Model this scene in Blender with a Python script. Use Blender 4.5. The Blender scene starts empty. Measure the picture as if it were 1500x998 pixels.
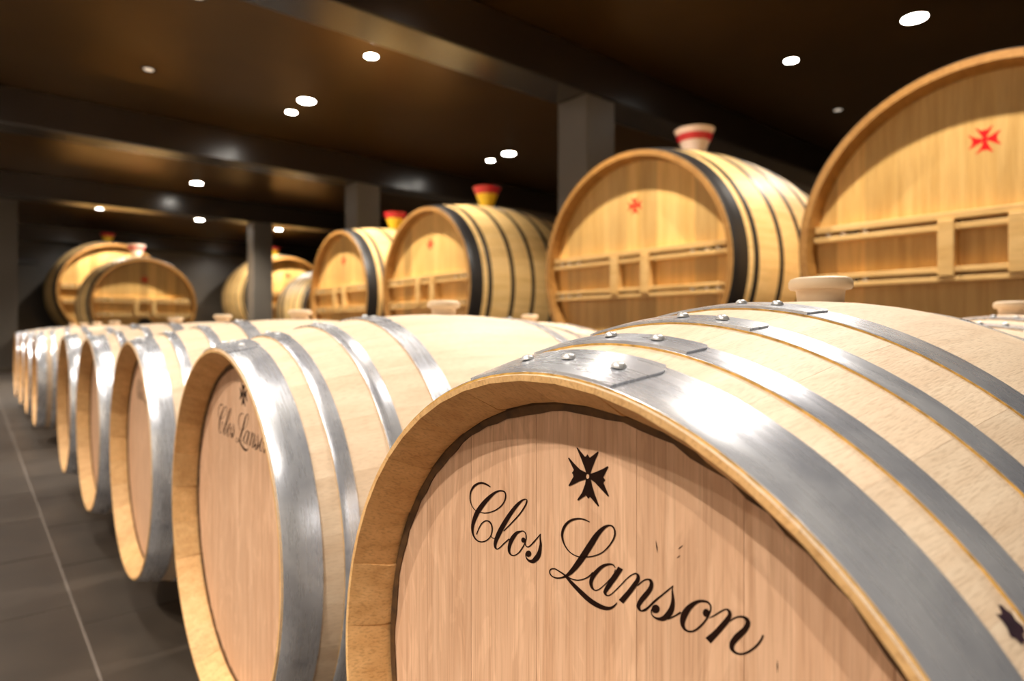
import bpy, math, random
from mathutils import Vector, Matrix

# ------------------------------------------------------------------ camera
FLOOR_TO_CAM = 0.74
scene = bpy.context.scene
C = scene.collection
cam_data = bpy.data.cameras.new('camera')
cam = bpy.data.objects.new('camera', cam_data)
C.objects.link(cam)
cam.location = (0, 0, FLOOR_TO_CAM)
cam.rotation_euler = (math.radians(90), 0, -math.radians(40.612))
cam_data.sensor_width = 36.0
cam_data.lens = 919.22 / 1500 * 36
cam_data.shift_y = -15.2 / 1500
cam_data.clip_start = 0.02
cam_data.clip_end = 60
cam_data.dof.use_dof = True
cam_data.dof.focus_distance = 0.53
cam_data.dof.aperture_fstop = 4.6
cam_data.dof.aperture_blades = 0
scene.camera = cam

# ------------------------------------------------------------------ world, exposure
scene.view_settings.view_transform = 'Standard'
scene.view_settings.look = 'None'
scene.view_settings.gamma = 1
scene.view_settings.use_curve_mapping = False
scene.view_settings.exposure = 0.0
world = bpy.data.worlds.new('world')
scene.world = world
world.use_nodes = True
world.node_tree.nodes['Background'].inputs[0].default_value = (1, 0.86, 0.7, 1)
world.node_tree.nodes['Background'].inputs[1].default_value = 0.012

LAMP_COLOR = (1.0, 0.91, 0.80)
LAMP_WATT = 165.0
CEIL = 3.16
BEAM_Z = 2.78
# (x, y, kind, where): 'lit' shows a large bright lens, 'small' a smaller one, 'deep' is a low-glare downlight
LAMPS = [(-0.25, y, 'lit', 'above the heads of the aisle barrels') for y in (-0.4, 1.12, 2.7, 5.0, 6.6, 8.9, 10.8)]
LAMPS += [(-1.75, y, 'lit', 'over the open aisle floor, unseen fill added for the barrel heads') for y in (-1.0, 0.3, 1.7, 4.9, 6.6, 9.2, 11.2)]  # out-of-view row, added to fill the barrel heads with light
LAMPS += [(1.23, y, 'deep', 'over the oak barrels') for y in (0.35, 2.0, 4.93, 6.61, 9.2)]
LAMPS += [(2.66, 0.724, 'small', 'before the vat next-but-one to the pillar'), (2.66, 2.6, 'small', 'before the vat right beside the pillar'),
          (2.66, 5.01, 'small', 'before the vat just across the pillar'), (2.66, 6.43, 'lit', 'between the last two vats of the row'),
          (2.67, 6.87, 'small', 'before the last vat of the row'), (2.78, 11.2, 'lit', 'before the vat with a manhole'),
          (5.53, 1.66, 'lit', 'behind the two vats short of the pillar'), (5.56, 2.64, 'small', 'behind the vat right beside the pillar'),
          (5.56, 6.55, 'lit', 'behind the last vat of the row'), (5.58, 6.98, 'small', 'behind the last vat of the row'),
          (1.9, 14.76, 'lit', 'over the big vat behind the manhole vat'), (3.76, 14.9, 'lit', 'between the two big end-wall vats'),
          (5.56, 15.1, 'lit', 'over the big vat behind the slim pillar'), (7.2, 2.9, 'deep', 'behind the vats')]

random.seed(4)
R = math.radians

# ------------------------------------------------------------------ materials
def new_mat(name):
    m = bpy.data.materials.new(name)
    m.use_nodes = True
    nt = m.node_tree
    return m, nt, nt.nodes['Principled BSDF']

def node(nt, kind, **kw):
    n = nt.nodes.new(kind)
    for k, v in kw.items():
        setattr(n, k, v)
    return n

def setv(n, **kw):
    for k, v in kw.items():
        n.inputs[k.replace('_', ' ')].default_value = v

def plain(name, col, rough=0.5, metal=0.0, spec=0.5, noise=0.0, nscale=8.0, bump=0.0):
    m, nt, b = new_mat(name)
    b.inputs['Base Color'].default_value = (*col, 1)
    b.inputs['Roughness'].default_value = rough
    b.inputs['Metallic'].default_value = metal
    b.inputs['Specular IOR Level'].default_value = spec
    tc = node(nt, 'ShaderNodeTexCoord')
    nz = node(nt, 'ShaderNodeTexNoise')
    nz.inputs['Scale'].default_value = nscale
    nz.inputs['Detail'].default_value = 5
    nt.links.new(tc.outputs['Object'], nz.inputs['Vector'])
    if noise:
        rmp = node(nt, 'ShaderNodeValToRGB')
        lo = tuple(c * (1 - noise) for c in col)
        hi = tuple(min(1, c * (1 + noise)) for c in col)
        rmp.color_ramp.elements[0].position = 0.3
        rmp.color_ramp.elements[1].position = 0.7
        rmp.color_ramp.elements[0].color = (*lo, 1)
        rmp.color_ramp.elements[1].color = (*hi, 1)
        nt.links.new(nz.outputs['Fac'], rmp.inputs['Fac'])
        nt.links.new(rmp.outputs['Color'], b.inputs['Base Color'])
    if bump:
        bp = node(nt, 'ShaderNodeBump')
        bp.inputs['Strength'].default_value = bump
        bp.inputs['Distance'].default_value = 0.002
        nt.links.new(nz.outputs['Fac'], bp.inputs['Height'])
        nt.links.new(bp.outputs['Normal'], b.inputs['Normal'])
    return m

def wood(name, dark, light, grain, fine, rough=0.5, vary=0.12, pores=0.25, figure=0.0, spec=0.4):
    """grain: mapping scale of the broad streaks, fine: mapping scale of the pores."""
    m, nt, b = new_mat(name)
    L = nt.links
    tc = node(nt, 'ShaderNodeTexCoord')
    oi = node(nt, 'ShaderNodeObjectInfo')
    add = node(nt, 'ShaderNodeVectorMath', operation='ADD')
    mul = node(nt, 'ShaderNodeVectorMath', operation='SCALE')
    comb = node(nt, 'ShaderNodeCombineXYZ')
    for i, k in enumerate((7.0, 13.0, 5.0)):
        mm = node(nt, 'ShaderNodeMath', operation='MULTIPLY')
        mm.inputs[1].default_value = k
        L.new(oi.outputs['Random'], mm.inputs[0])
        L.new(mm.outputs[0], comb.inputs[i])
    L.new(tc.outputs['Object'], add.inputs[0])
    L.new(comb.outputs[0], add.inputs[1])
    mp = node(nt, 'ShaderNodeMapping')
    mp.inputs['Scale'].default_value = grain
    L.new(add.outputs[0], mp.inputs['Vector'])
    n1 = node(nt, 'ShaderNodeTexNoise')
    setv(n1, Scale=1.0, Detail=5.0, Roughness=0.6, Distortion=0.4 + figure)
    L.new(mp.outputs[0], n1.inputs['Vector'])
    rmp = node(nt, 'ShaderNodeValToRGB')
    rmp.color_ramp.elements[0].position = 0.28
    rmp.color_ramp.elements[1].position = 0.72
    rmp.color_ramp.elements[0].color = (*dark, 1)
    rmp.color_ramp.elements[1].color = (*light, 1)
    L.new(n1.outputs['Fac'], rmp.inputs['Fac'])
    mp2 = node(nt, 'ShaderNodeMapping')
    mp2.inputs['Scale'].default_value = fine
    L.new(add.outputs[0], mp2.inputs['Vector'])
    n2 = node(nt, 'ShaderNodeTexNoise')
    setv(n2, Scale=1.0, Detail=2.0, Roughness=0.5)
    L.new(mp2.outputs[0], n2.inputs['Vector'])
    r2 = node(nt, 'ShaderNodeValToRGB')
    r2.color_ramp.elements[0].position = 0.34
    r2.color_ramp.elements[1].position = 0.5
    r2.color_ramp.elements[0].color = (1 - pores, 1 - pores * 1.15, 1 - pores * 1.3, 1)
    r2.color_ramp.elements[1].color = (1, 1, 1, 1)
    L.new(n2.outputs['Fac'], r2.inputs['Fac'])
    mx = node(nt, 'ShaderNodeMix', data_type='RGBA', blend_type='MULTIPLY')
    mx.inputs['Factor'].default_value = 1
    L.new(rmp.outputs['Color'], mx.inputs['A'])
    L.new(r2.outputs['Color'], mx.inputs['B'])
    if figure:
        mp3 = node(nt, 'ShaderNodeMapping')
        mp3.inputs['Scale'].default_value = (8, 26, 7)
        L.new(add.outputs[0], mp3.inputs['Vector'])
        n3 = node(nt, 'ShaderNodeTexNoise')
        setv(n3, Scale=1.0, Detail=3.0, Roughness=0.5, Distortion=3.0)
        L.new(mp3.outputs[0], n3.inputs['Vector'])
        r3 = node(nt, 'ShaderNodeValToRGB')
        r3.color_ramp.elements[0].position = 0.52
        r3.color_ramp.elements[1].position = 0.60
        r3.color_ramp.elements[0].color = (0.96, 0.95, 0.94, 1)
        r3.color_ramp.elements[1].color = (1.07, 1.08, 1.08, 1)
        L.new(n3.outputs['Fac'], r3.inputs['Fac'])
        mx3 = node(nt, 'ShaderNodeMix', data_type='RGBA', blend_type='MULTIPLY')
        mx3.inputs['Factor'].default_value = 1
        L.new(mx.outputs['Result'], mx3.inputs['A'])
        L.new(r3.outputs['Color'], mx3.inputs['B'])
        mx = mx3
    # each board its own tone
    mr = node(nt, 'ShaderNodeMapRange')
    mr.inputs['To Min'].default_value = 1 - vary
    mr.inputs['To Max'].default_value = 1 + vary * 0.6
    L.new(oi.outputs['Random'], mr.inputs['Value'])
    mv = node(nt, 'ShaderNodeVectorMath', operation='SCALE')
    L.new(mx.outputs['Result'], mv.inputs[0])
    L.new(mr.outputs[0], mv.inputs['Scale'])
    L.new(mv.outputs[0], b.inputs['Base Color'])
    b.inputs['Roughness'].default_value = rough
    b.inputs['Specular IOR Level'].default_value = spec
    bp = node(nt, 'ShaderNodeBump')
    bp.inputs['Strength'].default_value = 0.25
    bp.inputs['Distance'].default_value = 0.0008
    L.new(n2.outputs['Fac'], bp.inputs['Height'])
    L.new(bp.outputs['Normal'], b.inputs['Normal'])
    return m

M = {}
M['stave'] = wood('pale_oak_staves', (0.68, 0.505, 0.345), (0.82, 0.665, 0.49), (5, 45, 30), (70, 900, 300), 0.55, 0.045, 0.16, spec=0.25)
M['head'] = wood('planed_oak_head', (0.59, 0.335, 0.195), (0.77, 0.49, 0.315), (20, 60, 2.6), (20, 560, 14), 0.5, 0.05, 0.14, 0.9, spec=0.22)
M['seal'] = plain('dark_croze', (0.10, 0.045, 0.012), 0.8, noise=0.5, nscale=60)
M['ink'] = plain('burnt_brown_print', (0.014, 0.004, 0.0015), 0.7, 0, 0.12, noise=0.3, nscale=90)
M['vat_stave'] = wood('oiled_oak_vat_staves', (0.66, 0.41, 0.135), (0.84, 0.58, 0.25), (2.5, 22, 12), (30, 300, 100), 0.55, 0.10, 0.12)
M['vat_head'] = wood('oiled_oak_vat_head', (0.58, 0.33, 0.085), (0.82, 0.52, 0.185), (8, 22, 1.3), (12, 240, 7), 0.42, 0.30, 0.12)
M['vat_bar'] = wood('oiled_oak_crossbar', (0.60, 0.35, 0.11), (0.76, 0.50, 0.20), (20, 3, 20), (100, 12, 100), 0.42, 0.05, 0.1)
M['bung'] = plain('beige_bung', (0.80, 0.62, 0.42), 0.5, noise=0.06)
M['black_hoop'] = plain('black_painted_steel', (0.012, 0.010, 0.009), 0.45, 0.0, 0.4, noise=0.2)
M['red'] = plain('red_paint', (0.66, 0.003, 0.003), 0.6, 0, 0.2, noise=0.1)
M['bolt'] = plain('bright_steel', (0.72, 0.72, 0.72), 0.28, 0.55)
M['dark_metal'] = plain('dark_steel', (0.05, 0.045, 0.04), 0.4, 0.8)
M['pillar'] = plain('taupe_painted_pillar', (0.105, 0.093, 0.078), 0.42, noise=0.05, nscale=3)
M['beam'] = plain('dark_satin_beam', (0.020, 0.015, 0.011), 0.24, 0.0, 0.8, noise=0.1, nscale=2)
M['ceiling'] = plain('dark_bronze_ceiling', (0.135, 0.070, 0.016), 0.32, 0.85, 0.6, noise=0.14, nscale=0.9)
M['wall'] = plain('dark_taupe_wall', (0.095, 0.080, 0.062), 0.27, 0.0, 0.7, noise=0.08, nscale=2)
M['grout'] = plain('grey_grout', (0.13, 0.105, 0.085), 0.7, noise=0.1, nscale=20)
M['tile'] = plain('charcoal_slate_tile', (0.040, 0.030, 0.022), 0.45, 0.0, 0.4, noise=0.25, nscale=5, bump=0.15)
M['rail'] = wood('rough_timber', (0.16, 0.10, 0.05), (0.26, 0.17, 0.09), (20, 2, 20), (80, 10, 80), 0.7)
M['stain'] = plain('dried_wine', (0.022, 0.006, 0.014), 0.7, noise=0.5, nscale=120)
M['lamp_ring'] = plain('lamp_trim', (0.05, 0.04, 0.03), 0.35, 0.5)
M['white_plastic'] = plain('milky_plastic', (0.72, 0.60, 0.56), 0.3, noise=0.05)
M['yellow_fill'] = plain('yellow_wine', (0.80, 0.52, 0.02), 0.3, noise=0.1)
M['red_fill'] = plain('red_funnel_band', (0.50, 0.012, 0.03), 0.3, noise=0.1)
M['bounce_plaster'] = plain('pale_bounce_plaster', (0.55, 0.50, 0.44), 0.8, noise=0.05, nscale=3)
M['end_grain'] = wood('oak_chime', (0.60, 0.33, 0.12), (0.80, 0.50, 0.22), (30, 60, 60), (200, 500, 300), 0.6, 0.12, 0.2)
M['vat_end_shaded'] = wood('oak_vat_chime_shaded', (0.27, 0.12, 0.022), (0.40, 0.20, 0.05), (10, 30, 30), (60, 200, 100), 0.5, 0.1, 0.15)  # darkened so the shade inside the vat rim sits in the wood colour
M['grey_box'] = plain('grey_plastic', (0.14, 0.13, 0.12), 0.4)

def galvanised():
    m, nt, b = new_mat('galvanised_steel')
    L = nt.links
    tc = node(nt, 'ShaderNodeTexCoord')
    n1 = node(nt, 'ShaderNodeTexNoise')
    setv(n1, Scale=13.0, Detail=4.0, Roughness=0.6, Distortion=0.6)
    L.new(tc.outputs['Object'], n1.inputs['Vector'])
    rmp = node(nt, 'ShaderNodeValToRGB')
    rmp.color_ramp.elements[0].position = 0.3
    rmp.color_ramp.elements[1].position = 0.66
    rmp.color_ramp.elements[0].color = (0.44, 0.46, 0.52, 1)
    rmp.color_ramp.elements[1].color = (0.76, 0.78, 0.82, 1)
    L.new(n1.outputs['Fac'], rmp.inputs['Fac'])
    L.new(rmp.outputs['Color'], b.inputs['Base Color'])
    b.inputs['Metallic'].default_value = 0.68
    mp = node(nt, 'ShaderNodeMapping')
    mp.inputs['Scale'].default_value = (220, 20, 20)
    L.new(tc.outputs['Object'], mp.inputs['Vector'])
    n2 = node(nt, 'ShaderNodeTexNoise')
    setv(n2, Scale=1.0, Detail=3.0)
    L.new(mp.outputs[0], n2.inputs['Vector'])
    mr = node(nt, 'ShaderNodeMapRange')
    mr.inputs['To Min'].default_value = 0.22
    mr.inputs['To Max'].default_value = 0.34
    L.new(n2.outputs['Fac'], mr.inputs['Value'])
    L.new(mr.outputs[0], b.inputs['Roughness'])
    bp = node(nt, 'ShaderNodeBump')
    bp.inputs['Strength'].default_value = 0.12
    bp.inputs['Distance'].default_value = 0.0006
    L.new(n1.outputs['Fac'], bp.inputs['Height'])
    L.new(bp.outputs['Normal'], b.inputs['Normal'])
    return m
M['hoop'] = galvanised()
M['gold_edge'] = plain('golden_hoop_edge', (0.50, 0.29, 0.07), 0.6, 0.0, 0.3, noise=0.4, nscale=120)  # golden-orange colour along the head-side edge of each hoop

def emitter(name, col, strength):
    m, nt, b = new_mat(name)
    b.inputs['Base Color'].default_value = (*col, 1)
    b.inputs['Emission Color'].default_value = (*col, 1)
    b.inputs['Emission Strength'].default_value = strength
    return m
M['lens'] = emitter('lamp_lens_lit', (1, 0.94, 0.84), 70)
M['lens_deep'] = emitter('lamp_lens_shielded', (1, 0.9, 0.76), 0.5)

# ------------------------------------------------------------------ mesh helpers
def mesh(name, verts, faces, mat, smooth=None):
    me = bpy.data.meshes.new(name)
    me.from_pydata(verts, [], faces)
    me.materials.append(M[mat])
    me.update()
    if smooth is not None:
        for p in me.polygons:
            p.use_smooth = True
        me.set_sharp_from_angle(angle=R(smooth))
    return me

def obj(name, me, parent=None, loc=(0, 0, 0), rot=(0, 0, 0)):
    o = bpy.data.objects.new(name, me)
    C.objects.link(o)
    o.location = loc
    o.rotation_euler = rot
    if parent:
        o.parent = parent
    return o

def thing(name, label, cat, loc=(0, 0, 0), rotz=0, group=None):
    o = bpy.data.objects.new(name, None)
    o.empty_display_size = 0.1
    C.objects.link(o)
    o.location = loc
    o.rotation_euler = (0, 0, rotz)
    tag(o, label, cat, group)
    return o

def tag(o, label, cat, group=None):
    o['label'] = label
    o['category'] = cat
    if group:
        o['group'] = group
    return o

def struct(o):
    o['kind'] = 'structure'
    return o

def copy_tree(o, parent=None):
    c = o.copy()
    C.objects.link(c)
    if parent:
        c.parent = parent
    for ch in list(o.children):
        copy_tree(ch, c)
    return c

def box_vf(x0, x1, y0, y1, z0, z1, bev=0.0):
    """box, the edges chamfered by bev"""
    if not bev:
        v = [(x, y, z) for x in (x0, x1) for y in (y0, y1) for z in (z0, z1)]
        f = [(0, 1, 3, 2), (4, 6, 7, 5), (0, 4, 5, 1), (2, 3, 7, 6), (0, 2, 6, 4), (1, 5, 7, 3)]
        return v, f
    import bmesh
    bm = bmesh.new()
    v, f = box_vf(x0, x1, y0, y1, z0, z1)
    vs = [bm.verts.new(p) for p in v]
    for q in f:
        bm.faces.new([vs[i] for i in q])
    bmesh.ops.bevel(bm, geom=bm.edges[:], offset=bev, segments=2, affect='EDGES', profile=0.5)
    bm.verts.index_update()
    v = [tuple(p.co) for p in bm.verts]
    f = [tuple(p.index for p in q.verts) for q in bm.faces]
    bm.free()
    return v, f

def box(name, x0, x1, y0, y1, z0, z1, mat, parent=None, bev=0.0, origin=None):
    v, f = box_vf(x0, x1, y0, y1, z0, z1, bev)
    if origin is None:
        origin = ((x0 + x1) / 2, (y0 + y1) / 2, z0)
    v = [(a - origin[0], b - origin[1], c - origin[2]) for a, b, c in v]
    return obj(name, mesh(name, v, f, mat), parent, origin)

def lathe(profile, seg=24, axis='z', closed_ends=True):
    """profile: (radius, height) pairs from bottom to top"""
    v, f = [], []
    for r, h in profile:
        for i in range(seg):
            a = 2 * math.pi * i / seg
            v.append((r * math.cos(a), r * math.sin(a), h))
    n = len(profile)
    for j in range(n - 1):
        for i in range(seg):
            k = (i + 1) % seg
            f.append((j * seg + i, j * seg + k, (j + 1) * seg + k, (j + 1) * seg + i))
    if closed_ends:
        f.append(tuple(reversed(range(seg))))
        f.append(tuple(range((n - 1) * seg, n * seg)))
    return v, f

def ring_x(profile, seg, jitter=0.0):
    """closed ring around the X axis from a closed (x, r) profile"""
    v, f = [], []
    n = len(profile)
    rnd = random.Random(7)
    for i in range(seg):
        a = 2 * math.pi * i / seg
        for k, (x, r) in enumerate(profile):
            rr = r + (rnd.uniform(-jitter, jitter) if jitter and k in (0, n - 1) else 0)
            v.append((x, rr * math.sin(a), rr * math.cos(a)))
    for i in range(seg):
        j = (i + 1) % seg
        for k in range(n):
            l = (k + 1) % n
            f.append((i * n + k, i * n + l, j * n + l, j * n + k))
    return v, f

def slab(poly, x0, x1):
    """flat polygon in the YZ plane given thickness along X (front at x0)"""
    n = len(poly)
    v = [(x0, y, z) for y, z in poly] + [(x1, y, z) for y, z in poly]
    f = [tuple(range(n)), tuple(reversed(range(n, 2 * n)))]
    for i in range(n):
        j = (i + 1) % n
        f.append((i, i + n, j + n, j))
    return v, f

# ------------------------------------------------------------------ the room
X_LEFT, X_RIGHT, Y_FRONT, Y_BACK = -2.7, 9.6, -3.0, 18.2
floor = struct(box('floor', X_LEFT, X_RIGHT, Y_FRONT, Y_BACK, -0.08, -0.002, 'grout'))
TX, TY, J = 1.02, 0.51, 0.007
tv, tf = box_vf(-TX / 2 + J / 2, TX / 2 - J / 2, -TY / 2 + J / 2, TY / 2 - J / 2, -0.012, 0.0, 0.0)
tile_me = mesh('tile', tv, tf, 'tile')
for col in range(-3, 9):
    xa = 0.204 + col * TX
    if col < -2 or col > 3:
        continue
    yo = 2.05 if col < 0 else 1.897
    k = -6
    while yo + k * TY < Y_BACK - TY:
        y = yo + k * TY
        k += 1
        t = obj('tile', tile_me, floor)
        t.location = Vector((xa + TX / 2, y + TY / 2, 0)) - floor.location
ceiling = struct(box('ceiling', X_LEFT, X_RIGHT, Y_FRONT, Y_BACK, CEIL, CEIL + 0.1, 'ceiling'))
struct(box('wall_back', X_LEFT, X_RIGHT, Y_BACK, Y_BACK + 0.1, 0, CEIL, 'wall'))
struct(box('wall_front', X_LEFT, X_RIGHT, Y_FRONT - 0.1, Y_FRONT, 0, CEIL, 'wall'))
struct(box('wall_left', X_LEFT - 0.1, X_LEFT, Y_FRONT, 13.8, 0, CEIL, 'bounce_plaster'))  # unseen wall, made pale to bounce light onto the barrel heads
struct(box('wall_right', X_RIGHT, X_RIGHT + 0.1, Y_FRONT, Y_BACK, 0, CEIL, 'wall'))
struct(box('wall_corner', X_LEFT, 0.575, 13.8, Y_BACK, 0, CEIL, 'pillar'))
struct(box('baseboard_corner', X_LEFT, 0.58, 13.785, 13.8, 0, 0.09, 'wall'))
PIL_X = (4.0, 4.36)
for y in (-0.62, 3.66, 7.94, 12.14):
    struct(box('ceiling_beam', X_LEFT, X_RIGHT, y, y + 0.38, BEAM_Z, CEIL, 'beam', None, 0.012))
    if y > 0:
        struct(box('pillar', PIL_X[0], PIL_X[1], y + 0.01, y + 0.37, 0, BEAM_Z, 'pillar', None, 0.008))
struct(box('ceiling_beam', X_LEFT, X_RIGHT, 17.85, Y_BACK, BEAM_Z, CEIL, 'beam', None, 0.012))

# ------------------------------------------------------------------ ceiling lights
ring_v, ring_f = lathe([(0.084, -0.004), (0.088, -0.008), (0.096, -0.006), (0.098, 0.0)], 32, closed_ends=False)
ring_me = mesh('trim_ring', ring_v, ring_f, 'lamp_ring', 40)
lens_me = mesh('lens', *lathe([(0.0845, -0.005), (0.06, -0.009), (0.01, -0.011)], 32), 'lens', 40)
small_me = mesh('lens', *lathe([(0.055, -0.005), (0.04, -0.008), (0.01, -0.009)], 32), 'lens', 40)
deep_me = mesh('lens', *lathe([(0.040, -0.004), (0.03, -0.006), (0.01, -0.007)], 32), 'lens_deep', 40)
LAMP_LOOK = {'lit': 'large glowing round downlight', 'small': 'small glowing round downlight', 'deep': 'dim low-glare round downlight'}
for x, y, kind, where in LAMPS:
    deep = kind == 'deep'
    t = thing('ceiling_downlight', LAMP_LOOK[kind] + ' in the dark ceiling ' + where, 'light', (x, y, CEIL), 0, 'ceiling downlights ' + where)
    rg = obj('trim_ring', ring_me, t)
    if kind != 'lit':
        rg.scale = (0.66, 0.66, 1)
    obj('lens', lens_me if kind == 'lit' else small_me if kind == 'small' else deep_me, t)
    ld = bpy.data.lights.new('downlight_beam', 'SPOT')
    ld.energy = LAMP_WATT * (0.3 if deep else 2.5 if kind == 'small' else 0.45 if -1 < x < 0 else 2.2 if x < -1 else 1.6 if x > 5 else 1.0) * (1.0 if y < 8 else 1.7 if y > 14 else 4.2 if x > 1.5 else 2.0)
    ld.color = LAMP_COLOR
    ld.spot_size = R(95 if deep else 112 if kind == 'small' else 104 if x < 0 else 165 if y > 14 else 130)
    ld.spot_blend = 0.6
    ld.shadow_soft_size = 0.03
    lo = bpy.data.objects.new('downlight_beam', ld)
    C.objects.link(lo)
    lo.location = (0, 0, -0.03)
    lo.parent = t

# ------------------------------------------------------------------ cask builder (barrels and vats)
def profile_r(x, L, R0, RB):
    t = (x - L / 2) / (L / 2)
    return RB - (RB - R0) * t * t

def stave_mesh(name, L, R0, RB, n, thick, cham, lip, nx, na, mat, dr=0.0, gap=0.00012):
    """one stave along X (0..L), centred on the top of the cask; cham = depth of the bevelled chime"""
    hw = math.pi / n - gap / R0 / 2
    xs = [L * i / nx for i in range(nx + 1)]
    v, f = [], []
    for x in xs:
        r = profile_r(x, L, R0, RB)
        for k in range(na + 1):
            a = -hw + 2 * hw * k / na
            v.append((x, r * math.sin(a), r * math.cos(a)))
    row = na + 1
    for i in range(nx):
        for k in range(na):
            f.append((i * row + k, i * row + k + 1, (i + 1) * row + k + 1, (i + 1) * row + k))
    # inner profile, front lip to rear lip
    rin = R0 - thick + dr
    inner = [(0, R0 - lip), (cham * 0.75, rin + 0.001), (cham * 1.15, rin),
             (L / 2, RB - thick + dr), (L - cham * 1.15, rin), (L - cham * 0.75, rin + 0.001), (L, R0 - lip)]
    b0 = len(v)
    for x, r in inner:
        for a in (-hw, 0, hw):
            v.append((x, r * math.sin(a), r * math.cos(a)))
    m = len(inner)
    for i in range(m - 1):
        for k in range(2):
            f.append((b0 + i * 3 + k, b0 + (i + 1) * 3 + k, b0 + (i + 1) * 3 + k + 1, b0 + i * 3 + k + 1))
    # ends
    e0 = [k for k in range(row)]
    f.append(tuple(reversed(e0)) [::1] + (b0, b0 + 1, b0 + 2))
    e1 = [nx * row + k for k in range(row)]
    q = b0 + (m - 1) * 3
    f.append(tuple(e1) + (q + 2, q + 1, q))
    # sides
    f.append(tuple(i * row for i in range(nx + 1)) + tuple(b0 + i * 3 for i in reversed(range(m))))
    f.append(tuple(i * row + na for i in reversed(range(nx + 1))) + tuple(b0 + i * 3 + 2 for i in range(m)))
    me = mesh(name, v, f, mat, 30)
    me.materials.append(M['end_grain' if mat == 'stave' else 'vat_end_shaded'])
    for p in me.polygons:
        if p.index >= nx * na:
            p.material_index = 1
    return me

def hoop_mesh(xa, xb, L, R0, RB, t, mat, seg=144):
    b = min(0.0006, t / 3)
    ra, rb = profile_r(xa, L, R0, RB), profile_r(xb, L, R0, RB)
    rm = profile_r((xa + xb) / 2, L, R0, RB)
    prof = [(xa, ra - 0.0005), (xa, ra + t - b), (xa + b, ra + t), ((xa + xb) / 2, rm + t), (xb - b, rb + t), (xb, rb + t - b), (xb, rb - 0.0005)]
    v, f = ring_x(prof, seg)
    me = mesh('hoop', v, f, mat, 35)
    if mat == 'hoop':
        me.materials.append(M['gold_edge'])
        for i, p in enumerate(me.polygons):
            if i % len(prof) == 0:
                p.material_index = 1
    return me

def band_mesh(name, xa, xb, L, R0, RB, t0, t1, fa, fb, mat, na=20, nx=14):
    """plate lying on the cask from angle fa(u) to fb(u); u runs 0..1 across the width"""
    v, f = [], []
    for lay in (t1, t0):
        for i in range(nx + 1):
            u = i / nx
            x = xa + (xb - xa) * u
            r = profile_r(x, L, R0, RB) + lay
            a0, a1 = fa(u), fb(u)
            for k in range(na + 1):
                a = a0 + (a1 - a0) * k / na
                v.append((x, r * math.sin(a), r * math.cos(a)))
    row = na + 1
    o = (nx + 1) * row
    for i in range(nx):
        for k in range(na):
            q = (i * row + k, i * row + k + 1, (i + 1) * row + k + 1, (i + 1) * row + k)
            f.append(q)
            f.append(tuple(o + w for w in reversed(q)))
    for i in range(nx):
        for k in (0, na):
            a, b = i * row + k, (i + 1) * row + k
            f.append((a, b, o + b, o + a) if k == 0 else (b, a, o + a, o + b))
    for k in range(na):
        for i in (0, nx):
            a, b = i * row + k, i * row + k + 1
            f.append((b, a, o + a, o + b) if i == 0 else (a, b, o + b, o + a))
    return mesh(name, v, f, mat, 35)

def board_polys(rad, edges, arc=9):
    out = []
    for y0, y1 in zip(edges[:-1], edges[1:]):
        a, b = max(y0, -rad) + 0.0002, min(y1, rad) - 0.0002
        top, bot = [], []
        for i in range(arc):
            y = a + (b - a) * i / (arc - 1)
            z = math.sqrt(max(rad * rad - y * y, 1e-8))
            top.append((y, z))
            bot.append((y, -z))
        poly = top + bot[::-1]
        if y0 <= -rad:
            poly = poly[:-1] if False else poly
        out.append(poly)
    return out

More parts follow.
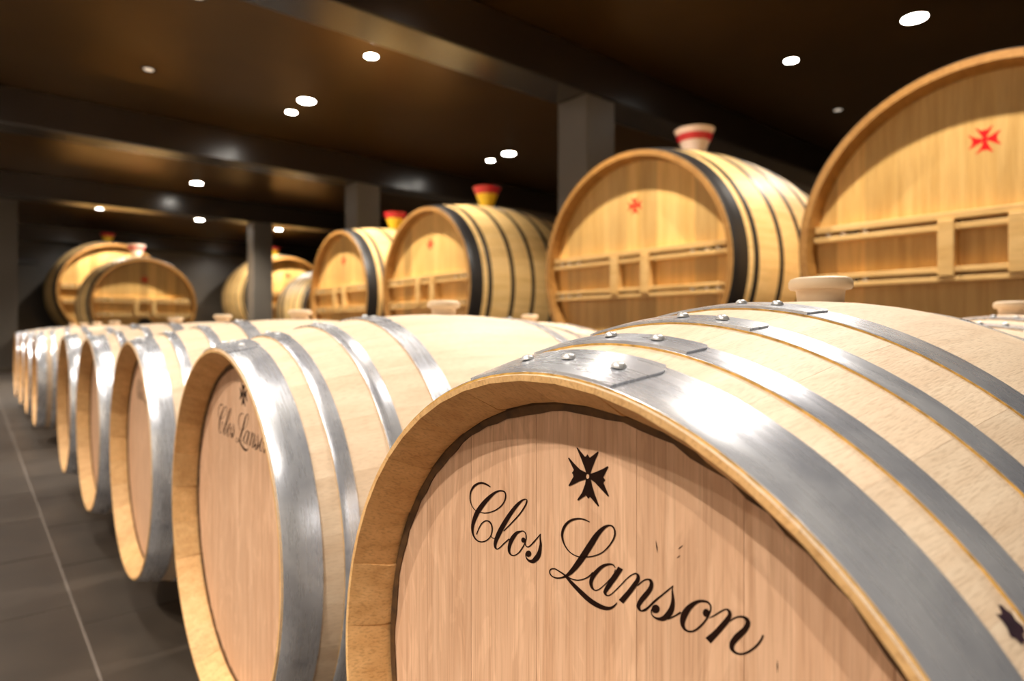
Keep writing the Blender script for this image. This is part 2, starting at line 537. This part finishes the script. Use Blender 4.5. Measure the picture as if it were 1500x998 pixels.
# ------------------------------------------------------------------ lettering data (metres * 1e5 on the head: across, up)
STROKES = """
10633 19466 10712 19372,11294 19634 11388 19470,12134 19587 12093 19421,13081 19162 12856 19046,13617 18522 13393 18510,13748 17941 13586 17970,13638 17423 13507 17471,13292 17038 13179 17106,12831 16844 12762 16927,11998 16838 11970 16922,11204 16974 11224 17063,10180 17372 10246 17450,9303 17915 9415 17971,8723 18511 8871 18528,8525 19067 8690 19037,8698 19421 8825 19306,9369 19405 9349 19272,10175 19094 10004 18958,11149 18462 10775 18306,12122 17636 11589 17499,12942 16710 12335 16649,13371 15839 12835 15861,13518 15192 13089 15282,13323 14560 13068 14672,12776 14191 12631 14321,12057 14190 12040 14305,11299 14485 11384 14561,10641 15026 10779 15046,10381 15616 10541 15592,10389 16065 10582 15989,10695 16379 10851 16241,11290 16371 11266 16251,11918 16004 11790 15955,12379 15439 12239 15430,12765 14738 12642 14738
10683 15098 10612 15160,10364 14971 10309 15054,9971 15050 9963 15130
8829 15968 8930 16009,7767 16898 7884 16943,6736 17879 6868 17918,6059 18694 6213 18718,5819 19189 5971 19171,6018 19337 6035 19247,6529 19162 6406 19065,7292 18624 6988 18509,8150 17769 7733 17672,9017 16740 8507 16664,9701 15801 9139 15760,10097 15054 9593 15064,10236 14550 9822 14624,10128 14217 9855 14357,9747 14166 9747 14259,9313 14430 9405 14477,8705 14966 8817 15015,8055 15481 8176 15542
6605 16575 6552 16491,7258 16334 7022 16193,7939 15703 7483 15644,8295 14957 7867 14998,8300 14377 8001 14487,7940 14155 7826 14281,7463 14237 7499 14314,6864 14631 6964 14673,6407 15167 6528 15187,6070 15667 6203 15667,5928 16119 6059 16093,5986 16488 6110 16427,6270 16640 6333 16547,6620 16575 6626 16470
6189 15718 6083 15763,6081 15438 5971 15514,5741 15398 5766 15492,5324 15694 5427 15742,4783 16232 4902 16272,4213 16877 4277 16898
4297 16877 4235 16888,4380 16511 4235 16549,4370 16087 4120 16150,4503 15646 4134 15699,4707 15207 4223 15203,5018 14835 4563 14682,5298 14534 5195 14267,5626 14453 5773 14268,5932 14567 6055 14502,5961 14875 6092 14834
-1042 19096 -1000 19017,-476 19172 -437 19060,177 19094 163 18959,979 18791 857 18655,1637 18221 1400 18161,1949 17550 1686 17582,1870 17022 1676 17104,1525 16548 1402 16633,955 16221 882 16309,130 16155 105 16237,-768 16370 -763 16460,-1492 16646 -1457 16723,-2301 17130 -2228 17190,-2995 17835 -2882 17873,-3420 18503 -3271 18508,-3490 18984 -3332 18931,-3275 19295 -3172 19185,-2831 19293 -2856 19168,-2260 19014 -2463 18864,-1578 18403 -1967 18267,-917 17565 -1426 17450,-189 16542 -723 16425,512 15576 41 15447,1079 14852 758 14714,1480 14431 1337 14296,1925 14137 1888 14024,2455 13947 2483 13829,2940 13945 3029 13845,3147 14137 3285 14081,3057 14343 3142 14395,2709 14491 2685 14593,2281 14458 2205 14569,1686 14335 1572 14466,1341 14123 1148 14309,734 13767 457 14046,15 13426 -304 13770,-715 13143 -1021 13526,-1559 12990 -1788 13381,-2414 13044 -2503 13361,-3067 13309 -3000 13484,-3460 13685 -3362 13740,-3631 13954 -3565 13972
1325 14315 1272 14399,830 14261 790 14354,170 14366 170 14450,-478 14653 -436 14726,-1011 15018 -928 15079,-1436 15424 -1312 15485
-3484 16411 -3419 16353,-3262 16589 -3200 16476,-2797 16521 -2830 16371,-2163 16210 -2331 16056,-1517 15626 -1822 15511,-1103 15056 -1473 15029,-970 14565 -1311 14657,-1132 14235 -1357 14388,-1455 14136 -1520 14243,-1758 14227 -1728 14291,-2134 14504 -2074 14546,-2562 14942 -2502 14969,-3050 15500 -2996 15517,-3365 15945 -3304 15952,-3498 16280 -3433 16279
-3721 16551 -4147 16470,-3312 15883 -3699 15796,-2828 15232 -3217 15142,-2482 14669 -2834 14620,-2342 14322 -2663 14382,-2492 14137 -2642 14284,-2782 14161 -2775 14234,-3121 14384 -3064 14427,-3542 14812 -3471 14847,-4018 15332 -3945 15365,-4485 15865 -4413 15904,-4936 16281 -4883 16337,-5259 16454 -5274 16560,-5342 16357 -5575 16483,-5264 16128 -5588 16128,-4998 15756 -5339 15673,-4539 15135 -4887 15024,-3767 14215 -4168 14080
-5420 15691 -5369 15722,-5902 16156 -5841 16215,-6250 16366 -6244 16456,-6400 16315 -6589 16485,-6416 16113 -6733 16181,-6232 15745 -6571 15686,-5825 15237 -6168 15125,-5476 14739 -5822 14681,-5325 14307 -5655 14392,-5500 14069 -5672 14233,-5805 14077 -5811 14161,-6154 14280 -6091 14334,-6594 14761 -6519 14802,-7080 15297 -7008 15340,-7469 15695 -7399 15741
-5815 14105 -5760 14166,-6287 14473 -6212 14526,-6846 15091 -6761 15143,-7484 15725 -7405 15781,-7968 16202 -7887 16257,-8314 16615 -8283 16635
-8261 16610 -8307 16616,-8171 16307 -8275 16337,-8166 15900 -8355 15969,-8124 15502 -8416 15574,-7964 15057 -8366 15070,-7736 14690 -8118 14553,-7458 14351 -7625 14100,-7166 14158 -7136 13962,-6841 14106 -6766 13993,-6621 14226 -6536 14170,-6608 14498 -6518 14465
-7901 14254 -7858 14311,-8193 14466 -8138 14540,-8526 14723 -8466 14792,-8910 15041 -8827 15126
-10521 16425 -10529 16274,-10195 16315 -10244 16160,-9786 16067 -9946 15905,-9305 15631 -9619 15489,-8939 15102 -9393 15072,-8815 14554 -9215 14649,-8916 14177 -9170 14337,-9182 14001 -9289 14157,-9549 14037 -9556 14156,-9943 14254 -9878 14340,-10358 14681 -10256 14739,-10710 15161 -10599 15195,-10945 15599 -10837 15607,-11078 16000 -10960 15977,-11052 16285 -10942 16208,-10841 16441 -10769 16305,-10502 16416 -10461 16254
-10935 15423 -10915 15455,-11254 15643 -11209 15701,-11630 15978 -11578 16039,-11941 16242 -11909 16309,-12110 16308 -12149 16422,-12192 16213 -12382 16353,-12166 16050 -12435 16074,-11981 15758 -12277 15671,-11639 15285 -11936 15158,-11221 14730 -11522 14578,-10659 14105 -11029 13903
-12328 15699 -12292 15734,-12624 15967 -12576 16037,-12914 16157 -12903 16249,-13184 16199 -13243 16354,-13310 16086 -13530 16289,-13308 15957 -13618 16007,-13153 15648 -13447 15557,-12844 15294 -13147 15125,-12526 14877 -12850 14746,-12304 14439 -12646 14450,-12318 14069 -12588 14231,-12545 13922 -12655 14083,-12850 13919 -12880 14049,-13183 14049 -13158 14158,-13547 14315 -13483 14403,-13900 14675 -13808 14744,-14202 15077 -14093 15121,-14389 15439 -14279 15452,-14451 15670 -14358 15666
"""
BLOBS = """
6070 15925,6096 15824,6169 15728,6275 15659,6393 15628,6500 15644,6574 15701,6601 15791,6574 15893,6500 15989,6393 16058,6275 16088,6169 16072,6096 16014
5354 15000,5388 14878,5483 14761,5622 14672,5777 14630,5916 14642,6013 14707,6048 14812,6013 14936,5916 15053,5777 15141,5622 15183,5483 15169,5388 15104
-7249 14754,-7216 14619,-7123 14488,-6988 14387,-6838 14335,-6702 14344,-6607 14412,-6573 14526,-6607 14663,-6702 14794,-6838 14895,-6988 14945,-7123 14935,-7216 14867
-10946 15755,-10923 15635,-10856 15522,-10760 15439,-10653 15401,-10556 15418,-10488 15485,-10464 15590,-10488 15711,-10556 15825,-10653 15908,-10760 15944,-10856 15926,-10923 15859
"""
EMBLEM = "-683 22628,-481 23046,-118 23684,310 24359,191 24349,-539 23792,-683 23867,-791 24011,-912 23902,-1019 23786,-1811 24363,-1880 24310,-1477 23526,-1182 22898,-1090 22629,-1686 22879,-2305 23193,-2745 23462,-2812 23401,-2326 22585,-2414 22513,-2509 22391,-2373 22273,-2346 22165,-2858 21362,-2791 21282,-2237 21626,-1547 22069,-1125 22229,-1266 21754,-1547 21125,-1929 20446,-1860 20379,-1076 20914,-997 20872,-898 20757,-798 20816,-654 20946,140 20400,228 20446,-264 21083,-553 21726,-661 22145,-44 21899,548 21574,1060 21304,1137 21355,623 22103,653 22261,788 22374,638 22525,585 22642,1190 23417,1114 23484,548 23093,-44 22759"
EYE = "-997 22407,-978 22316,-926 22243,-855 22207,-783 22217,-731 22272,-712 22356,-731 22447,-783 22521,-855 22557,-926 22546,-978 22491"

def pts(t):
    return [tuple(float(a) * 1e-5 for a in p.split()) for p in t.split(',')]

def catmull(P, sub=6):
    n = len(P)
    out = []
    for i in range(n - 1):
        p0, p1, p2, p3 = P[max(i - 1, 0)], P[i], P[i + 1], P[min(i + 2, n - 1)]
        for k in range(sub):
            t = k / sub
            out.append(tuple(0.5 * (2 * b + (c - a) * t + (2 * a - 5 * b + 4 * c - d) * t * t + (3 * b - a - 3 * c + d) * t ** 3)
                             for a, b, c, d in zip(p0, p1, p2, p3)))
    out.append(tuple(P[-1]))
    return out

def lettering_mesh():
    v, f = [], []
    for line in STROKES.strip().split('\n'):
        P = catmull(pts(line))
        b = len(v)
        for l0, l1, r0, r1 in P:
            v.append((0, l0, l1))
            v.append((0, r0, r1))
        for i in range(len(P) - 1):
            f.append((b + 2 * i, b + 2 * i + 1, b + 2 * i + 3, b + 2 * i + 2))
    for line in BLOBS.strip().split('\n'):
        b = len(v)
        P = pts(line)
        v += [(0, y, z) for y, z in P]
        f.append(tuple(range(b, b + len(P))))
    return mesh('lettering', v, f, 'ink')

# ------------------------------------------------------------------ wine barrels
BL, BR0, BRB, NST = 0.908, 0.300, 0.365, 26
HEAD_X = 0.0436
HOOPS = [(0.0022, 0.0505), (0.078, 0.1015), (0.158, 0.1835), (0.250, 0.287)]
RIVETS = [(7.4, -0.8, -9.4), (1.6, -6.4), (-0.6, -7.0), (-0.6, -6.4)]
HT = 0.0021

def make_barrel():
    root = thing('wine_barrel', 'x', 'barrel')
    ax = (-BL / 2, 0, BRB)
    sm = [stave_mesh('stave', BL, BR0, BRB, NST, 0.023, HEAD_X, 0.0042, 18, 4, 'stave', d) for d in (0.0, 0.0013, -0.0008)]
    for i in range(NST):
        obj('stave', sm[(i * 7 + i // 3) % 3], root, ax, (2 * math.pi * i / NST + 0.06, 0, 0))
    edges = [-0.2755, -0.212, -0.132, -0.053, 0.048, 0.135, 0.208, 0.2755]
    for poly in board_polys(0.2755, edges):
        cy = sum(p[0] for p in poly) / len(poly)
        v, f = slab([(y - cy, z) for y, z in poly], 0, 0.02)
        obj('head_board', mesh('head_board', v, f, 'head'), root, (-BL / 2 + HEAD_X, cy, BRB))
    v, f = ring_x([(HEAD_X - 0.0014, 0.2700), (HEAD_X - 0.0034, 0.2755), (HEAD_X - 0.0010, 0.281), (HEAD_X + 0.01, 0.281), (HEAD_X + 0.01, 0.272)], 120, 0.0016)
    s = obj('croze_joint', mesh('croze_joint', v, f, 'seal'), root, ax)
    s['label'] = 'dark joint around the head'
    v, f = slab([(0.2755 * math.cos(2 * math.pi * i / 48), 0.2755 * math.sin(2 * math.pi * i / 48)) for i in range(48)], 0, 0.02)
    obj('rear_head', mesh('rear_head', v, f, 'head'), root, (BL / 2 - HEAD_X - 0.02, 0, BRB))
    rivet = mesh('rivet', *lathe([(0.0056, 0), (0.0056, 0.0006), (0.0051, 0.0021), (0.0038, 0.0034), (0.0018, 0.0041)], 16), 'bolt', 50)
    for h, (xa, xb) in enumerate(HOOPS):
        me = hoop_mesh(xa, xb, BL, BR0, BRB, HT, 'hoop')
        def fa(u, h=h):
            return R(-12.4 - (2.4 if h == 0 else 1.0) * u + (1.6 * ((u - 0.72) / 0.28) ** 2 if u > 0.72 else 0) * (1.0 if h == 0 else 0.6))
        def fb(u):
            return R(15.5 + 2.0 * (1 - (2 * u - 1) ** 2))
        pl = band_mesh('lap_plate', xa + 0.0002, xb - 0.0004, BL, BR0, BRB, HT - 0.0002, HT + 0.0017, fa, fb, 'hoop')
        for side in (0, 1):
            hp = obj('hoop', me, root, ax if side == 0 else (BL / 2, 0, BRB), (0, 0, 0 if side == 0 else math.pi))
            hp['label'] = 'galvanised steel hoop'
            obj('lap_plate', pl, hp)
            for a in RIVETS[h]:
                xm = xa + (xb - xa) * 0.52
                rr = profile_r(xm, BL, BR0, BRB) + HT + 0.0016
                obj('rivet', rivet, hp, (xm, rr * math.sin(R(a)), rr * math.cos(R(a))), (-R(a), 0, 0))
    bung = mesh('bung', *lathe([(0.023, -0.02), (0.0262, 0.012), (0.0268, 0.0135), (0.0325, 0.0145), (0.0345, 0.0175), (0.0345, 0.023), (0.0325, 0.0268), (0.028, 0.0285), (0.022, 0.029), (0.010, 0.0282)], 40), 'bung', 35)
    bo = obj('bung', bung, root, (0, 0, 2 * BRB))
    bo['label'] = 'beige flanged bung'
    return root

proto = make_barrel()
text_me = lettering_mesh()
v, f = slab(pts(EMBLEM), 0, 0.0003)
emblem_me = mesh('emblem', v, f, 'ink')
eye_me = mesh('eye', [(0, y, z) for y, z in pts(EYE)], [tuple(range(12))], 'head')

def print_head(root):
    x = -BL / 2 + HEAD_X
    t = obj('lettering', text_me, root, (x - 0.0004, 0, BRB))
    t['label'] = 'dark script lettering reading Clos Lanson'
    e = obj('emblem', emblem_me, root, (x - 0.0005, 0, BRB))
    e['label'] = 'dark eight-pointed cross with a pale centre'
    obj('eye', eye_me, e, (-0.0002, 0, 0))

print_head(proto)
BARREL_Z = -0.332 - 0.365 + FLOOR_TO_CAM
ROW_Y = [0.324, 1.103, 1.874, 2.657, 3.43]
FAR_Y = [5.2, 6.03, 6.83, 7.68]
ORD = ['first', 'second', 'third', 'fourth', 'fifth']
spots = []
for i, y in enumerate(ROW_Y):
    spots.append((0.3012 + BL / 2, y, 'pale oak barrel on the aisle side, %s from the gap, lettered head and steel hoops' % ORD[4 - i], 'aisle barrels before the gap'))
for i, y in enumerate(FAR_Y):
    spots.append((0.3012 + BL / 2, y, 'pale oak barrel on the aisle side, %s beyond the gap toward the end wall' % ORD[i], 'aisle barrels beyond the gap'))
back_y = ROW_Y + [4.25] + FAR_Y
for i, y in enumerate(back_y):
    if i < 5:
        lab = 'oak barrel in the inner row, behind the %s aisle barrel from the gap' % ORD[4 - i]
    elif i == 5:
        lab = 'oak barrel in the inner row, standing behind the gap in the aisle row'
    else:
        lab = 'oak barrel in the inner row, behind the %s aisle barrel beyond the gap' % ORD[i - 6]
    spots.append((1.246 + BL / 2, y, lab, 'inner row barrels'))
barrels = []
for i, (x, y, lab, grp) in enumerate(spots):
    o = proto if i == 0 else copy_tree(proto)
    o.location = (x, y, BARREL_Z)
    if i:
        o.rotation_euler = (0, 0, R(random.uniform(-0.6, 0.6)))
    tag(o, lab, 'barrel', grp)
    barrels.append(o)

# wine stain and small knots on the barrel with the big lettering
def stain_mesh():
    rnd = random.Random(3)
    v = [(0.069, R(-52.5))]
    for i in range(18):
        a = 2 * math.pi * i / 18
        k = rnd.uniform(0.6, 1.15)
        v.append((0.069 + 0.006 * k * math.cos(a), R(-52.5) + R(1.7) * k * math.sin(a)))
    vv = []
    for x, a in v:
        r = profile_r(x, BL, BR0, BRB) + 0.0005
        vv.append((x, r * math.sin(a), r * math.cos(a)))
    return mesh('wine_stain', vv, [(0, 1 + i, 1 + (i + 1) % 18) for i in range(18)], 'stain')
st = obj('wine_stain', stain_mesh(), barrels[0], (-BL / 2, 0, BRB))
st['label'] = 'dark purple wine stain between two hoops'
kv, kf = [], []
for (y, z, w, h, sl) in ((-0.070, 0.188, 0.0011, 0.0085, 0.0006), (-0.0885, 0.1925, 0.0010, 0.004, -0.002), (-0.087, 0.186, 0.0008, 0.003, -0.0015), (-0.1525, 0.142, 0.0008, 0.008, 0.0), (-0.155, 0.118, 0.0006, 0.005, 0)):
    b = len(kv)
    kv += [(0, y + sl, z + h / 2), (0, y + w / 2, z), (0, y - sl, z - h / 2), (0, y - w / 2, z)]
    kf.append((b, b + 1, b + 2, b + 3))
kn = obj('grain_mark', mesh('grain_mark', kv, kf, 'ink'), barrels[0], (-BL / 2 + HEAD_X - 0.0003, 0, BRB))
kn['kind'] = 'stuff'

# timber rails the barrels lie on
for row, xc in (('aisle', 0.3012 + BL / 2), ('inner', 1.246 + BL / 2)):
    for side, dx in (('head', -0.2), ('rear', 0.2)):
        h = BARREL_Z + BRB - profile_r(BL / 2 + 0.155, BL, BR0, BRB) - 0.0024
        r = box('timber_rail', xc + dx - 0.045, xc + dx + 0.045, -0.1, 8.15, 0, h, 'rail', None, 0.004)
        tag(r, 'long low timber rail under the %s row of barrels, on their %s side' % (row, 'aisle' if side == 'head' else 'vat'), 'rail', 'rails under the barrels')

# ------------------------------------------------------------------ big oak vats
VL, VR0, VRB, NV = 1.55, 0.753, 0.845, 40
VH = 0.09
VZ = 0.399 + FLOOR_TO_CAM
V_HOOPS = [(0.002, 0.120), (0.168, 0.208), (0.398, 0.438), (0.626, 0.666)]

def make_vat():
    root = thing('oak_vat', 'x', 'vat')
    ax = (-VL / 2, 0, VZ)
    sm = stave_mesh('stave', VL, VR0, VRB, NV, 0.048, VH, 0.034, 12, 3, 'vat_stave', 0, 0.0006)
    for i in range(NV):
        obj('stave', sm, root, ax, (2 * math.pi * i / NV, 0, 0))
    rad = VR0 - 0.049
    widths = [0.10, 0.15, 0.12, 0.16, 0.13, 0.11, 0.15, 0.12, 0.14, 0.13, 0.10]
    tot = sum(widths)
    edges = [-rad]
    for w in widths:
        edges.append(edges[-1] + 2 * rad * w / tot)
    edges[-1] = rad
    for poly in board_polys(rad, edges):
        cy = sum(p[0] for p in poly) / len(poly)
        v, f = slab([(y - cy, z) for y, z in poly], 0, 0.04)
        obj('head_board', mesh('head_board', v, f, 'vat_head'), root, (-VL / 2 + VH, cy, VZ))
    v, f = slab([(rad * math.cos(2 * math.pi * i / 48), rad * math.sin(2 * math.pi * i / 48)) for i in range(48)], 0, 0.04)
    obj('rear_head', mesh('rear_head', v, f, 'vat_head'), root, (VL / 2 - VH - 0.04, 0, VZ))
    for xa, xb in V_HOOPS:
        me = hoop_mesh(xa, xb, VL, VR0, VRB, 0.004, 'black_hoop', 128)
        for side in (0, 1):
            hp = obj('hoop', me, root, ax if side == 0 else (VL / 2, 0, VZ), (0, 0, 0 if side == 0 else math.pi))
            hp['label'] = 'black steel hoop'
    # crossbars: two pairs of rails with bolts, two uprights between them
    xf, xk = -VL / 2 + VH - 0.055, -VL / 2 + VH
    bolt = mesh('bolt', *lathe([(0.013, 0), (0.013, 0.012), (0.010, 0.016), (0.004, 0.018)], 14), 'bolt', 40)
    for za, zb in ((0.086, 0.118), (0.040, 0.066), (-0.146, -0.122), (-0.186, -0.164)):
        half = math.sqrt(rad * rad - max(abs(za), abs(zb)) ** 2) - 0.004
        box('crossbar', xf, xk, -half, half, VZ + za, VZ + zb, 'vat_bar', root, 0.003)
    for yc in (-0.125, 0.125):
        box('upright', xf - 0.012, xk, yc - 0.031, yc + 0.031, VZ - 0.163, VZ + 0.085, 'vat_bar', root, 0.004)
    for zc in (0.076, -0.155):
        for sgn in (-1, 1):
            for yy in (0.63, 0.56, 0.46):
                obj('bolt', bolt, root, (xk - 0.028, sgn * yy, VZ + zc), (0, -R(90), 0))
            cl = box('clamp', xk - 0.03, xk, min(sgn * 0.50, sgn * 0.585), max(sgn * 0.50, sgn * 0.585), VZ + zc - 0.009, VZ + zc + 0.009, 'dark_metal', root)
    # red emblem
    em = [((y + 0.0085) * 2.85, (z - 0.2237) * 2.85) for y, z in pts(EMBLEM)]
    v, f = slab(em, 0, 0.0006)
    e = obj('emblem', mesh('emblem', v, f, 'red'), root, (-VL / 2 + VH - 0.0008, 0, VZ + 0.417))
    e['label'] = 'red eight-pointed cross'
    # saddle timbers
    for xs in (-0.42, 0.42):
        r = profile_r(VL / 2 + xs, VL, VR0, VRB) + 0.001
        n = 12
        top = [(0.52 * (-1 + 2 * i / n), VZ - math.sqrt(r * r - (0.52 * (-1 + 2 * i / n)) ** 2)) for i in range(n + 1)]
        poly = top + [(0.60, top[-1][1]), (0.60, 0.0), (-0.60, 0.0), (-0.60, top[0][1])]
        v, f = slab(poly, -0.06, 0.06)
        obj('saddle', mesh('saddle', v, f, 'rail'), root, (xs, 0, 0))
    return root

vproto = make_vat()
vats = []
VAT_SPOTS = [
    (3.2 + VL / 2, 0.724, 0, 1.0, 'large oak vat with black hoops and red cross, next-but-one to the pillar'),
    (3.2 + VL / 2, 2.60, 0, 1.0, 'large oak vat right beside the pillar, holding a milky funnel with red inside'),
    (3.2 + VL / 2, 5.03, 0, 1.0, 'large oak vat across the pillar, with a red and yellow funnel, four black hoops showing'),
    (3.2 + VL / 2, 6.87, 0, 1.0, 'large oak vat last in its row, next to the second grey pillar'),
    (2.10, 11.5 + VL / 2, R(90), 1.0, 'oak vat facing down the aisle with a milky funnel and dark manhole'),
    (5.5, 11.5 + VL / 2, R(90), 1.0, 'oak vat mostly hidden beyond the last vat of the row, hoops on its side'),
    (2.26, 15.4 + VL / 2 * 1.35, R(90), 1.35, 'bigger oak vat against the end wall behind the vat with a manhole'),
    (5.94, 15.4 + VL / 2 * 1.35, R(90), 1.35, 'bigger oak vat against the end wall behind the slim far pillar'),
]
for i, (x, y, rz, sc, lab) in enumerate(VAT_SPOTS):
    o = vproto if i == 0 else copy_tree(vproto)
    o.location = (x, y, 0)
    o.rotation_euler = (0, 0, rz)
    o.scale = (sc, sc, sc)
    tag(o, lab, 'vat', 'vats in the long row' if i < 4 else 'vats at the end wall')
    vats.append(o)
mh = mesh('manhole', *lathe([(0.10, 0), (0.10, 0.012), (0.085, 0.016), (0.08, 0.006), (0.03, 0.004)], 28), 'dark_metal', 40)
m_o = obj('manhole', mh, vats[4], (-VL / 2 + VH, 0, VZ - 0.30), (0, -R(90), 0))
m_o['label'] = 'dark round manhole'

# ------------------------------------------------------------------ funnels on the vats
def funnel(loc, kind, lab, sc=1.0):
    t = thing('funnel', lab, 'funnel', loc)
    low = [(0.060, 0.0), (0.066, 0.02), (0.092, 0.085)]
    up = [(0.092, 0.085), (0.136, 0.19), (0.144, 0.205), (0.138, 0.207), (0.130, 0.19), (0.088, 0.088)]
    if kind == 'milky':
        obj('cone', mesh('cone', *lathe(low + up[1:4] + [(0.128, 0.190)], 40, closed_ends=False), 'white_plastic', 40), t)
        obj('liner', mesh('liner', *lathe([(0.02, 0.10), (0.095, 0.115), (0.1275, 0.188)], 40), 'red_fill', 40), t)['label'] = 'red inside of the funnel'
        bnd = mesh('band', *lathe([(0.1075, 0.118), (0.1115, 0.122), (0.1285, 0.164), (0.125, 0.166)], 40, closed_ends=False), 'red_fill', 40)
        obj('band', bnd, t)['label'] = 'red print around the funnel'
    else:
        obj('cone', mesh('cone', *lathe(low + [(0.112, 0.135), (0.104, 0.137)], 40), 'yellow_fill', 40), t)['label'] = 'yellow lower cone'
        obj('collar', mesh('collar', *lathe([(0.112, 0.134), (0.138, 0.195), (0.146, 0.205), (0.140, 0.208), (0.128, 0.19), (0.02, 0.16)], 40), 'red_fill', 40), t)['label'] = 'dark red upper rim'
    t.scale = (sc, sc, sc)
    return t
FZ = VZ + VRB + 0.001
fx = 3.2 + VL / 2
funnel((fx, 2.60, FZ), 'milky', 'milky white funnel with red inside on the vat beside the pillar')
funnel((fx, 5.03, FZ), 'colour', 'red and yellow funnel on the long-row vat just across the pillar')
funnel((fx, 6.87, FZ), 'colour', 'red and yellow funnel on the last vat of the long row')
funnel((2.10, 11.5 + VL / 2, FZ), 'milky', 'milky white funnel on the far vat with a manhole')
funnel((2.26, 15.4 + VL / 2 * 1.35, FZ * 1.35), 'colour', 'red and yellow funnel on the big end-wall vat behind the manhole vat')
funnel((5.94, 15.4 + VL / 2 * 1.35, FZ * 1.35), 'colour', 'red and yellow funnel on the big end-wall vat behind the slim pillar')

# ------------------------------------------------------------------ small fitting on the end wall
wb = box('wall_fitting', 0.70, 1.12, Y_BACK - 0.06, Y_BACK, 2.27, 2.35, 'grey_box', None, 0.008)
tag(wb, 'slim grey fitting on the dark end wall beside the corner', 'wall fitting')
